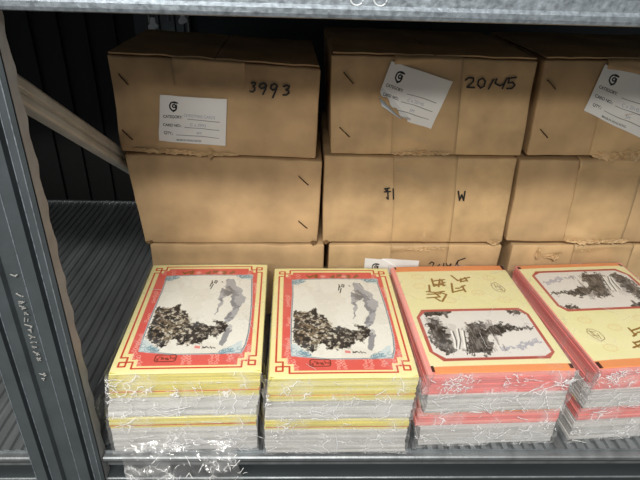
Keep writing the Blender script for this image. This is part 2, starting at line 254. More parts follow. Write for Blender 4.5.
# ------------------------------------------------------------------ print painting (albedo of flat printed sheets)
class Canvas:
    def __init__(s, W, H, asp, bg, seed=0):
        s.W, s.H, s.asp = W, H, asp          # asp = real width / real height
        s.im = np.ones((H, W, 3)) * np.array(bg, float)
        s.U, s.V = np.meshgrid((np.arange(W) + .5) / W, (np.arange(H) + .5) / H)
        s.rng = np.random.RandomState(seed)
    def noise(s, nx, ny, octs=4, gain=.6):
        out = np.zeros((s.H, s.W)); a = 1; tot = 0
        for o in range(octs):
            gx, gy = int(nx * 2 ** o) + 2, int(ny * 2 ** o) + 2
            g = s.rng.rand(gy + 1, gx + 1)
            x = s.U * (gx - 1); y = s.V * (gy - 1); xi = x.astype(int); yi = y.astype(int); fx = x - xi; fy = y - yi
            fx = fx * fx * (3 - 2 * fx); fy = fy * fy * (3 - 2 * fy)
            out += a * ((g[yi, xi] * (1 - fx) + g[yi, xi + 1] * fx) * (1 - fy) + (g[yi + 1, xi] * (1 - fx) + g[yi + 1, xi + 1] * fx) * fy)
            tot += a; a *= gain
        return out / tot
    def mask(s, pts, warp=None):
        x, y = (s.U, s.V) if warp is None else (s.U + warp[0], s.V + warp[1])
        ins = np.zeros((s.H, s.W), bool)
        n = len(pts)
        for i in range(n):
            x0, y0 = pts[i]; x1, y1 = pts[(i + 1) % n]
            if abs(y1 - y0) < 1e-9: continue
            ins ^= ((y0 > y) != (y1 > y)) & (x < (x1 - x0) * (y - y0) / (y1 - y0) + x0)
        return ins
    def blend(s, m, col, a=1.):
        m = (m * a)[..., None] if m.dtype != bool else (m.astype(float) * a)[..., None]
        s.im = s.im * (1 - m) + np.array(col, float) * m
    def poly(s, pts, col, a=1., warp=None): s.blend(s.mask(pts, warp), col, a)
    def small(s, pts, col, a=1.):
        xs = [p[0] for p in pts]; ys = [p[1] for p in pts]
        i0, i1 = max(0, int(min(xs) * s.W) - 1), min(s.W, int(max(xs) * s.W) + 2)
        j0, j1 = max(0, int(min(ys) * s.H) - 1), min(s.H, int(max(ys) * s.H) + 2)
        if i1 <= i0 or j1 <= j0: return
        x, y = s.U[j0:j1, i0:i1], s.V[j0:j1, i0:i1]; ins = np.zeros(x.shape, bool)
        for i in range(len(pts)):
            x0, y0 = pts[i]; x1, y1 = pts[(i + 1) % len(pts)]
            if abs(y1 - y0) < 1e-9: continue
            ins ^= ((y0 > y) != (y1 > y)) & (x < (x1 - x0) * (y - y0) / (y1 - y0) + x0)
        m = ins[..., None] * a
        s.im[j0:j1, i0:i1] = s.im[j0:j1, i0:i1] * (1 - m) + np.array(col, float) * m
    def stroke(s, pts, wd, col, a=1.):       # wd as a fraction of the width
        M_ = np.zeros((s.H, s.W))
        pad = wd * 1.5
        for (x0, y0), (x1, y1) in zip(pts[:-1], pts[1:]):
            i0, i1 = max(0, int((min(x0, x1) - pad) * s.W)), min(s.W, int((max(x0, x1) + pad) * s.W) + 2)
            j0, j1 = max(0, int((min(y0, y1) - pad * s.asp) * s.H)), min(s.H, int((max(y0, y1) + pad * s.asp) * s.H) + 2)
            if i1 <= i0 or j1 <= j0: continue
            X, Y = s.U[j0:j1, i0:i1], s.V[j0:j1, i0:i1] / s.asp
            ax, ay, bx, by = x0, y0 / s.asp, x1, y1 / s.asp
            dx, dy = bx - ax, by - ay; L = dx * dx + dy * dy + 1e-12
            t = np.clip(((X - ax) * dx + (Y - ay) * dy) / L, 0, 1)
            d = np.hypot(X - ax - t * dx, Y - ay - t * dy)
            M_[j0:j1, i0:i1] = np.maximum(M_[j0:j1, i0:i1], np.clip((wd / 2 - d) * s.W + .5, 0, 1))
        s.blend(M_, col, a)
    def text(s, txt, u, v, size, col, a=1., bold=0, sx=1.):   # size = cap height as a fraction of the width; u,v = baseline start
        c = bpy.data.curves.new('t', 'FONT'); c.body = txt; c.size = 1; c.offset = bold
        o = bpy.data.objects.new('t', c); COL.objects.link(o)
        bpy.context.view_layer.update()
        me = o.evaluated_get(bpy.context.evaluated_depsgraph_get()).to_mesh()
        me.calc_loop_triangles()
        k = size / .7
        P = [(u + p.co.x * k * sx, v - p.co.y * k * s.asp) for p in me.vertices]
        for t in me.loop_triangles: s.small([P[i] for i in t.vertices], col, a)
        bpy.data.objects.remove(o); bpy.data.curves.remove(c)
    def down(s, k):
        return s.im.reshape(s.H // k, k, s.W // k, k, 3).mean((1, 3))

def print_mesh(name, im, fn, mask=None, thick=0, edge=(230, 225, 200)):
    """im[H][W] colours laid on the sheet fn(u, v) -> point; v = 0 at the top of the print"""
    H, W = im.shape[:2]
    U, V = np.meshgrid(np.linspace(0, 1, W), np.linspace(0, 1, H))
    vs = [fn(u, v) for u, v in zip(U.ravel(), V.ravel())]
    idx = np.arange(H * W).reshape(H, W)
    q = np.stack([idx[1:, :-1], idx[1:, 1:], idx[:-1, 1:], idx[:-1, :-1]], -1).reshape(-1, 4)
    if mask is not None:
        uc = ((U[1:, 1:] + U[:-1, :-1]) / 2).ravel(); vc = ((V[1:, 1:] + V[:-1, :-1]) / 2).ravel()
        q = q[[bool(mask(a, b)) for a, b in zip(uc, vc)]]
    c = im.reshape(-1, 3) / 255
    c = np.where(c <= .04045, c / 12.92, ((c + .055) / 1.055) ** 2.4)
    faces = q.tolist()
    if thick:
        ring = list(idx[0, :]) + list(idx[1:, -1]) + list(idx[-1, -2::-1]) + list(idx[-2:0:-1, 0])
        o = len(vs)
        vs += [(vs[i][0], vs[i][1], vs[i][2] - thick) for i in ring]
        n = len(ring)
        faces += [(int(ring[k]), int(ring[(k + 1) % n]), o + (k + 1) % n, o + k) for k in range(n)]
        c = np.vstack([c, np.tile(np.array(lin(edge)), (n, 1))])
    me = bpy.data.meshes.new(name); me.from_pydata(vs, [], faces)
    at = me.color_attributes.new('print', 'FLOAT_COLOR', 'POINT')
    at.data.foreach_set('color', np.hstack([c, np.ones((len(c), 1))]).ravel())
    me.materials.append(M['print'])
    me.polygons.foreach_set('use_smooth', [True] * len(me.polygons)); me.update()
    return me

def paint_yellow():
    C = Canvas(640, 864, .1417 / .1943, (240, 231, 168), 3)
    red, pan = (198, 52, 38), (221, 94, 84)
    n1 = C.noise(60, 80, 3)
    # stepped panel
    st = [(.080, .86), (.122, .86), (.122, .905), (.165, .905), (.165, .952)]
    tp = [(.165, .062), (.122, .062), (.122, .092), (.080, .092)]
    P = [(u, v) for u, v in st] + [(1 - u, v) for u, v in st[::-1]]
    P += [(1 - u, v) for u, v in [(.080, .10), (.118, .10), (.118, .075), (.16, .075), (.16, .052)]]
    P += [(.16, .052), (.16, .075), (.118, .075), (.118, .10), (.080, .10)]
    C.poly(P, pan)
    for fu in (0, 1):
        for fv in (0, 1):
            f = lambda u, v: (1 - u if fu else u, (.985 - v * .93) if fv else v)
            def g(u, v):
                if fv: v = 1.0 - v + .0
                return (1 - u if fu else u, v)
            L = [(.042, .5), (.042, .888), (.090, .888), (.090, .953), (.045, .953), (.045, .922), (.135, .922), (.135, .968), (.5, .968)]
            if fv: L = [(u, v if v < .6 else 1 - (1 - v) * .85) for u, v in L]
            C.stroke([g(*p) for p in L], .0125, red)
    # light chain motif on the panel
    def chain(u0, v0, v1, w=.018, col=(246, 190, 176)):
        n = int((v1 - v0) / .018)
        for k in range(n):
            va = v0 + (v1 - v0) * k / n; vb = v0 + (v1 - v0) * (k + 1) / n
            j = C.rng.uniform(-.006, .006)
            C.stroke([(u0 + j, va), (u0 - w * C.rng.uniform(.3, 1.2) + j, (va + vb) / 2), (u0 + j * 2, vb), (u0 + w * C.rng.uniform(.3, 1.2) + j, (va + vb) / 2 + .006), (u0 + j, va)], .0045, col, .85)
    chain(.118, .30, .42); chain(.125, .52, .60, .012); chain(.122, .70, .90, .02); chain(.17, .87, .95, .02)
    chain(.915, .22, .33, .014); chain(.885, .55, .78, .016); chain(.90, .80, .93, .018)
    for u in (.47, .505, .655, .69, .85): chain(u, .868, .945, .018)
    chain(.78, .868, .93, .02)
    for u in (.12, .2, .85): chain(u, .07, .12, .02)
    # title writing and flowers in the top band
    for i, u in enumerate((.30, .345, .49, .555, .63, .70)):
        for k in range(7):
            a, b = C.rng.uniform(-.026, .026, 2); c, d = C.rng.uniform(-.022, .022, 2)
            C.stroke([(u + a, .095 + c), (u + b, .095 + d)], .012, (138, 86, 30))
    for u in (.415, .60):
        for k in range(9):
            t = k * 2 * math.pi / 9
            C.stroke([(u, .098), (u + .026 * math.cos(t), .098 + .019 * math.sin(t))], .007, (240, 176, 160), .85)
    # picture
    PIC = [(.160, .140)] + [(.16 + .706 * t, .140 - .012 * math.sin(math.pi * t)) for t in (.25, .5, .75)] + [(.868, .135), (.876, .25), (.886, .40), (.890, .55), (.886, .70), (.872, .80), (.845, .862)]
    PIC += [(.845 - .69 * t, .862 + .004 * math.sin(math.pi * t)) for t in (.33, .66)] + [(.155, .838), (.148, .72), (.152, .5), (.162, .3)]
    C.poly([(.5 + (u - .5) * 1.03, .5 + (v - .5) * 1.022) for u, v in PIC], (176, 196, 204))
    C.poly([(.5 + (u - .5) * 1.015, .5 + (v - .5) * 1.011) for u, v in PIC], (96, 110, 116))
    C.poly(PIC, (232, 230, 220))
    pm = C.mask(PIC)
    C.blend(pm & (C.noise(4, 5) > .55), (224, 220, 208), .6)
    w = ((C.noise(50, 70, 3) - .5) * .05, (C.noise(50, 70, 3) - .5) * .045)
    w2 = ((C.noise(14, 20, 3) - .5) * .05, (C.noise(14, 20, 3) - .5) * .04)
    gm = C.noise(9, 12, 4)
    for g, a in ((Y_GR1, .75), (Y_GR2, .7), (Y_GR3, .5)):
        m = C.mask(g, w2); C.blend(m & pm, (150, 151, 158), a)
        C.blend(m & pm & (gm > .55), (108, 108, 114), .55)
    C.blend(C.mask([(.655, .26), (.70, .25), (.735, .30), (.70, .36), (.665, .35)], w) & pm, (96, 94, 92), .55)
    mt = C.mask(Y_MT, w) & pm
    big = C.noise(20, 22, 4, .7); fine = C.noise(44, 50, 3, .8)
    C.blend(mt, (60, 54, 50))
    C.blend(C.mask(Y_BL1, w) & mt & (big > .50), (128, 108, 84), .8)
    C.blend(C.mask(Y_BR1, w) & mt & (big > .47), (140, 124, 98), .8)
    C.blend(mt & (fine > .56), (206, 198, 182), .72)
    C.blend(mt & (C.noise(30, 50, 3) < .44), (22, 20, 20), .85)
    C.blend(C.mask(Y_MT, w2) & pm & (C.noise(70, 70, 2) < .30), (30, 27, 25), .8)
    sp = C.mask([(.30, .42), (.44, .56), (.52, .70), (.50, .80), (.25, .82), (.28, .6)], w2) & pm
    C.blend(sp & (fine > .60), (214, 206, 188), .8)
    for l in Y_TX: C.stroke(l, .008, (30, 28, 28))
    for l in Y_SG: C.stroke(l, .007, (40, 38, 38))
    C.poly(Y_ST, (222, 134, 128))
    for (u0, v0, su, sv, fu, fv) in ((.158, .836, .135, .075, 1, -1), (.848, .858, .155, .075, -1, -1), (.165, .143, .11, .05, 1, 1), (.866, .138, .12, .05, -1, 1)):
        tri = [(u0 - fu * .008, v0 - fv * .008), (u0 + fu * su, v0 - fv * .004), (u0 + fu * su * .62, v0 + fv * sv * .42), (u0 + fu * su * .3, v0 + fv * sv * .85), (u0 - fu * .006, v0 + fv * sv * 1.2)]
        m = C.mask(tri, w2); C.blend(m, (196, 212, 216), .75)
        for k in range(13):
            a = C.rng.rand(); b = C.rng.rand() * (1 - a)
            x, y = u0 + fu * su * a * .85, v0 + fv * sv * b
            r = .013 + .010 * C.rng.rand()
            C.stroke([(x + r * math.cos(t), y + r * .73 * math.sin(t)) for t in np.linspace(0, 5, 9)], .0045, (104, 142, 158), .9)
    # seal under the picture
    C.stroke([(.275, .880), (.285, .873), (.405, .873), (.415, .882), (.413, .915), (.402, .922), (.284, .922), (.274, .914), (.275, .880)], .008, (110, 48, 34))
    for k in range(16):
        x = .288 + .0075 * k; y = C.rng.uniform(.882, .9)
        C.stroke([(x, y), (x + C.rng.choice((0, .012)), y + C.rng.uniform(.008, .016))], .0055, (110, 48, 34))
    C.im *= (1 + (n1 - .5) * .03)[..., None]
    return C.down(2)

SP = .045      # spine strip beside the red cards, as a fraction of the card width
def paint_red():
    C = Canvas(640, 864, .1417 / .1943, (238, 231, 182), 9)
    n1 = C.noise(4, 6, 3)
    C.blend((n1 - .3).clip(0, 1), (226, 224, 158), .8)
    org = (232, 150, 96)
    for u, v in R_RING:
        for r in (.055, .045):
            C.stroke([(u + r * math.cos(t), v + r * .55 * math.sin(t)) for t in np.linspace(0, 6.3, 17)], .0035, (222, 190, 130), .7)
        C.stroke([(u + .02 * math.cos(t), v + .015 * math.sin(t)) for t in np.linspace(0, 5, 9)], .0035, (222, 190, 130), .6)
    C.poly([(0, 0), (1, 0), (1, .058), (0, .062)], org); C.poly([(0, .952), (1, .952), (1, 1), (0, 1)], org)
    C.poly([(0, .002), (.016, .002), (.016, .03), (0, .03)], (60, 26, 22)); C.poly([(.972, .002), (1, .002), (1, .05), (.972, .05)], (60, 26, 22))
    C.poly([(0, .945), (.022, .945), (.022, .985), (0, .985)], (60, 26, 22)); C.poly([(.972, .955), (1, .955), (1, .985), (.972, .985)], (60, 26, 22))
    oc = lambda i, j: [(.032 + i, .545), (.032 + i + .058, .476 + j), (.885 - i, .476 + j), (.935 - i, .535), (.935 - i, .865), (.870 - i, .915 - j), (.105 + i, .915 - j), (.032 + i, .840)]
    C.poly(oc(0, 0), (182, 88, 76))
    pic = oc(.026, .020); C.poly(pic, (226, 222, 216)); pm = C.mask(pic)
    for k in range(60):
        u = .1 + .78 * k / 60; C.stroke([(u, .904), (u + .006, .909)], .005, (140, 56, 50))
    w = ((C.noise(40, 50, 3) - .5) * .10, (C.noise(40, 50, 3) - .5) * .08)
    fine = C.noise(110, 34, 3, .8); md = C.noise(24, 24, 4)
    C.blend(C.mask(R_GR, w) & pm, (164, 164, 176), .8)
    w3 = ((C.noise(9, 10, 4) - .5) * .14, (C.noise(9, 10, 4) - .5) * .10); ws = C.noise(60, 12, 3)
    for p in R_M[:2] + R_M[4:]:
        m = C.mask(p, w3) & pm; C.blend(m & (ws > .42), (158, 154, 152), .6)
    C.blend(C.mask([(.12, .62), (.60, .60), (.62, .86), (.12, .84)], w3) & pm & (ws > .52), (120, 114, 110), .6)
    for i, p in enumerate(R_M):
        m = C.mask(p, w) & pm; C.blend(m, (66, 61, 58) if i < 2 else (46, 42, 40), .95)
        C.blend(m & (fine > .54), (150, 144, 138), .7); C.blend(m & (md < .43), (28, 25, 24), .75)
    C.blend(C.mask(R_LT, w) & pm, (226, 222, 216), .75)
    for l in R_FALL: C.stroke([(u + .012, v) for u, v in l], .010, (60, 56, 54), .8); C.stroke(l, .014, (240, 238, 232))
    for k in range(9):
        u = .28 + k * .018; C.stroke([(u, .872), (u + .008, .862)], .008, (236, 232, 226))
    for l in R_CH: C.stroke(l, .017, (142, 106, 44))
    for l in R_SEAL: C.stroke(l, .0055, (132, 104, 62))
    return C.down(2)

YIM = paint_yellow(); RIM = paint_red()
CW, CD = .1417, .1943

def paint_label(hand1, hand2, hand3, fill=True):
    C = Canvas(640, 448, .0728 / .051, (226, 225, 222), 5)
    k = (24, 24, 26)
    C.stroke([(.255 + .0 , .145), (.235, .135), (.20, .135), (.165, .16), (.150, .21), (.155, .27), (.185, .315), (.215, .32)], .022, k)
    C.stroke([(.215, .185), (.195, .20), (.19, .23), (.205, .255), (.235, .245), (.24, .215), (.215, .185)], .020, k)
    C.stroke([(.245, .20), (.25, .25), (.24, .30), (.205, .335)], .024, k)
    C.stroke([(.205, .150), (.265, .150)], .018, k)
    C.text('CATEGORY:', .055, .475, .040, k, bold=.02, sx=.92); C.text('CARD NO.:', .055, .655, .040, k, bold=.02, sx=.95); C.text('QTY.:', .075, .83, .040, k, bold=.02, sx=.95)
    C.stroke([(.42, .478), (.90, .480)], .006, k); C.stroke([(.38, .655), (.90, .66)], .006, k); C.stroke([(.26, .83), (.90, .835)], .006, k)
    C.text('MADE IN HONG KONG', .26, .955, .026, k, bold=.012, sx=.95)
    h = (150, 156, 172)
    if hand1: C.text(hand1, .36, .43, .042, h, sx=.9)
    C.text(hand2, .46, .62, .045, h); C.text(hand3, .56, .80, .042, h)
    return C.down(2)
LAB1 = paint_label('CHRISTMAS CARDS', 'C x 3993', '4M'); LAB2 = paint_label('', 'C x 20145', '5M')

# ------------------------------------------------------------------ the setting
b = MB(); b.box((-1.6, .66, -.9), (1.9, .70, 2.4))
for i in range(70): b.box((-1.6 + i * .05, .652, -.9), (-1.6 + i * .05 + .022, .66, 2.4))
tag(b.build('wall_back', M['wall']), kind='structure')
b = MB(); b.box((-3.2, -4.0, -.94), (3.6, .70, -.90)); tag(b.build('floor', M['floor']), kind='structure')

# ------------------------------------------------------------------ the storage rack
rack = empty('storage_rack', (0, 0, -.9))
tag(rack, 'grey galvanised steel storage rack with slotted upright, ribbed shelf decks and stepped beams', 'rack')
RZ = .9     # children are given in world heights and moved up by the rack's base height

def rk(mb, name, m, parent=None, smooth=False, bevel=0):
    o = mb.build(name, m, parent or rack, smooth, bevel=bevel)
    if parent is None: o.location = (0, 0, RZ)
    return o

def upright(x0, x1, yf, z0, z1, scallop=True, back=1):
    W = x1 - x0; f = lambda t: x0 + W * t
    d = .006 * back
    b = MB()
    cuts = [(0, 0), (.165, 0), (.178, d), (.215, d), (.228, 0), (.380, 0), (.400, d * .8), (.615, d * .8), (.635, 0), (.800, 0), (.812, d), (.850, d), (.862, 0), (.962, 0), (1, .0022 * back)]
    fr = [(f(t), yf + y) for t, y in cuts]; bk = [(f(t), yf + y + .0018 * back) for t, y in cuts[::-1]]
    b.extrude_z(fr + bk, z0, z1)
    for t, y in ((.006, 0), (.237, 0), (.645, 0), (.871, 0), (.958, 0)):       # lighter strips: edge highlights beside the grooves, put in as colour
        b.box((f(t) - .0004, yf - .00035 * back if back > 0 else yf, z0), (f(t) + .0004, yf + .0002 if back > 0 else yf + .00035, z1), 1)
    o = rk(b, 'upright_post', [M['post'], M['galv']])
    for s, x in ((1, x1), (-1, x0)):
        b = MB(); n = int((z1 - z0) / .0045)
        t = .0018 * (-s)
        vs = []
        for k in range(n + 1):
            z = z0 + (z1 - z0) * k / n
            c = (math.cos(z * 2 * math.pi / .034) + .35 * math.cos(z * 2 * math.pi / .017 + 1))
            yb_ = yf + back * (.0165 + (.0014 * c if scallop else 0))
            ya = yf + .0022 * back
            vs += [(x, ya, z), (x, yb_, z), (x + t, yb_, z), (x + t, ya, z)]
        fs = []
        for k in range(n):
            a = 4 * k; c = a + 4
            fs += [(a + i, a + (i + 1) % 4, c + (i + 1) % 4, c + i) for i in range(4)]
        fs += [(0, 1, 2, 3), (4 * n, 4 * n + 1, 4 * n + 2, 4 * n + 3)]
        b.add(vs, fs)
        fl_ = b.build('side_flange', M['postside'], o)
    return o
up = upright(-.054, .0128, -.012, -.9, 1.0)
# stamped marks in the middle channel of the front upright
b = MB(); rr = random.Random(4); yf = -.012 + .0028
z = .215
for k in range(15):
    hgt = rr.uniform(.0035, .0055); xs = (-.0225, -.0165)
    for q in range(rr.choice((2, 3, 3))):
        p = (xs[0] + rr.random() * (xs[1] - xs[0]), yf, z - rr.random() * hgt); p2 = (xs[0] + rr.random() * (xs[1] - xs[0]), yf, z - rr.random() * hgt)
        b.ribbon([p, p2], .0007, (0, -1, 0), .0005)
    z -= hgt + .0016 + (.012 if k in (0, 12) else 0)
b.build('stamped_marks', M['postside'], up)
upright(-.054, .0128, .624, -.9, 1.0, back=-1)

def brace(p0, p1, x, hh=.0112, t=.006):
    # pressed steel channel with rounded edges and a pressed groove along its side
    p0 = Vector(p0); p1 = Vector(p1); d = (p1 - p0).normalized(); n = Vector((0, -d.z, d.y))
    if n.z < 0: n = -n
    prof = [(-hh, .2), (-hh * .93, .75), (-hh * .75, 1), (-hh * .30, 1), (-hh * .18, .55), (-hh * .04, .55), (hh * .08, 1), (hh * .7, 1), (hh * .92, .75), (hh, .2), (hh, -1), (-hh, -1)]
    b = MB(); N = 12; vs = []
    for k in range(N + 1):
        c = p0.lerp(p1, k / N)
        for a, s in prof:
            q = c + n * a; vs.append((x + s * t, q.y, q.z))
    m = len(prof); fs = [(k * m + i, k * m + (i + 1) % m, (k + 1) * m + (i + 1) % m, (k + 1) * m + i) for k in range(N) for i in range(m)]
    fs += [tuple(range(m)), tuple(range(N * m, (N + 1) * m))]
    b.add(vs, fs)
    return rk(b, 'diagonal_brace', M['brace'], bevel=.0015)
brace((0, .008, .3735), (0, .585, .0095), -.013)
brace((0, .585, .86), (0, .008, .50), -.004)

def beam(x0, x1, zt, yf, s):
    # stepped front beam: narrow ledge, bright nose, recessed web, pressed ridge, lower lip
    h = [( .030, 0), (.004, 0), (.0012, -.0004), (0, -.0022), (0, -.0065), (.0016, -.0085), (.014, -.011), (.014, -.0275),
         (.001, -.0300), (0, -.0312), (.001, -.0325), (.0022, -.035), (.0022, -.043), (0, -.046), (0, -.0505), (.0015, -.052), (.030, -.052)]
    b = MB(); b.extrude_x([(yf + s * y, zt + z) for y, z in h], x0, x1)
    b.extrude_x([(yf + s * .0004, zt - .0303), (yf - s * .0006, zt - .0308), (yf - s * .0006, zt - .0322), (yf + s * .0004, zt - .0328)], x0, x1, 1)  # lighter strip on the ridge: its highlight put into the colour
    return rk(b, 'shelf_beam', [M['beam'], M['deck']])
def deck(x0, x1, zt, pitch=.0113):
    # ribbed steel deck: ribs run from front to back
    b = MB()
    def ribs(xa, xb, ys):
        P = []; k0 = math.ceil((xa - x0) / pitch); k1 = math.floor((xb - x0) / pitch)
        for k in range(k0, k1):
            x = x0 + k * pitch
            P.extend([(x, -.0030), (x + pitch * .30, -.0030), (x + pitch * .42, 0), (x + pitch * .88, 0)])
        P.append((x0 + k1 * pitch, -.0030))
        N = len(P); vs = [(x, y, zt + z) for y in ys for x, z in P] + [(x, y, zt + z - .0012) for y in ys for x, z in P]
        fs = [(i, i + 1, N + i + 1, N + i) for i in range(N - 1)] + [(2 * N + i, 3 * N + i, 3 * N + i + 1, 2 * N + i + 1) for i in range(N - 1)]
        fs += [(i, 2 * N + i, 2 * N + i + 1, i + 1) for i in range(N - 1)] + [(N + i, N + i + 1, 3 * N + i + 1, 3 * N + i) for i in range(N - 1)]
        b.add(vs, fs)
    ribs(x0, x1, (.010, .596)); ribs(x0, -.056, (.0012, .010)); ribs(.017, x1, (.0012, .010))
    b.box((.0140, .0004, zt - .022), (x1, .0014, zt - .0008)); b.box((x0, .0004, zt - .022), (-.055, .0014, zt - .0008))
    for xa, xb in ((.0140, x1), (x0, -.055)):      # folded front flange lying over the beam
        b.extrude_x([(.0016, zt - .0030), (-.0052, zt - .0034), (-.0068, zt - .0044), (-.0068, zt - .0078), (-.0060, zt - .0078), (-.0058, zt - .0048), (.0016, zt - .0044)], xa, xb)
    b.box((x0, .5955, zt - .022), (x1, .599, zt + .0022))
    return rk(b, 'shelf_deck', M['deck'])
for x0, x1 in ((.0128, 1.30), (-1.30, -.054)):
    beam(x0, x1, -.0045, -.0055, 1); beam(x0, x1, -.0245, .605, -1)
    for yf, s in ((-.010, 1), (.608, -1)):
        b = MB()
        b.extrude_x([(yf + s * y, .4108 + z) for y, z in [(.030, 0), (.0030, 0), (.0006, .0008), (0, .003), (.0, .0062), (.0022, .0085), (.0026, .0160), (.0010, .0185), (0, .022), (0, .030), (.0085, .034), (.0085, .046), (0, .050), (0, .054), (.002, .056), (.030, .056)]], x0, x1)
        ub = rk(b, 'shelf_beam', M['galv'])
        if s == 1 and x0 > 0:
            b = MB()
            for cx in (.2435, .2585):
                b.tube([(cx + .0042 * math.cos(t), yf + .0022, .4235 + .0042 * math.sin(t)) for t in np.linspace(2.9, 6.5, 12)], .0006, 6)
            b.build('stamped_ring', M['clip'], ub)

deck(-1.30, 1.30, 0); deck(-1.30, 1.30, .468)
# slate backing sheet and the white clips that hang at the back of the bay
b = MB(); b.box((-.085, .628, -.3), (.432, .634, .9)); b.box((.437, .628, -.3), (1.2, .634, .9))
b.box((.432, .630, -.3), (.437, .634, .9))
tag(b.build('backing_sheet', M['panel']), 'slate grey backing sheet with a vertical seam behind the cartons', 'panel')
for cx, top, bot, wd in ((-.035, .385, .326, .0085), (.014, .385, .336, .0075)):
    t = empty('hanging_clip', (cx, .565, top))
    tag(t, 'white plastic clip on a rod, %s of the pair hanging behind the top left carton' % ('left' if cx < 0 else 'right'), 'clip')
    b = MB(); P = [(-.5, 1), (-.5, .55), (-1, .35), (-1, .08), (-.3, 0), (.35, .1), (1, .3), (.95, .4), (.5, .6), (.5, 1)]
    L = .020
    b.add([(x * wd, -.004, bot - top + z * L) for x, z in P] + [(x * wd, .004, bot - top + z * L) for x, z in P],
          [tuple(range(10)), tuple(range(10, 20))[::-1]] + [(i, (i + 1) % 10, 10 + (i + 1) % 10, 10 + i) for i in range(10)])
    b.build('clip_body', M['clip'], t, bevel=.0008)
    b = MB(); b.tube([(0, 0, bot - top + L * .9), (0, 0, .082)], .0022, 8); b.build('rod', M['galv'], t, smooth=True)
t = MB(); t.tube([(-.0085, .56, .341), (-.0085, .56, .466)], .0026, 8)
tag(t.build('hanging_rod', M['galv'], smooth=True), 'thin bluish steel rod hanging between the two white clips', 'rod')

# ------------------------------------------------------------------ cartons
def nz(p, sc, seed): return noise.noise(Vector((p[0] * sc + seed * 7.3, p[1] * sc - seed * 3.1, p[2] * sc + seed)))

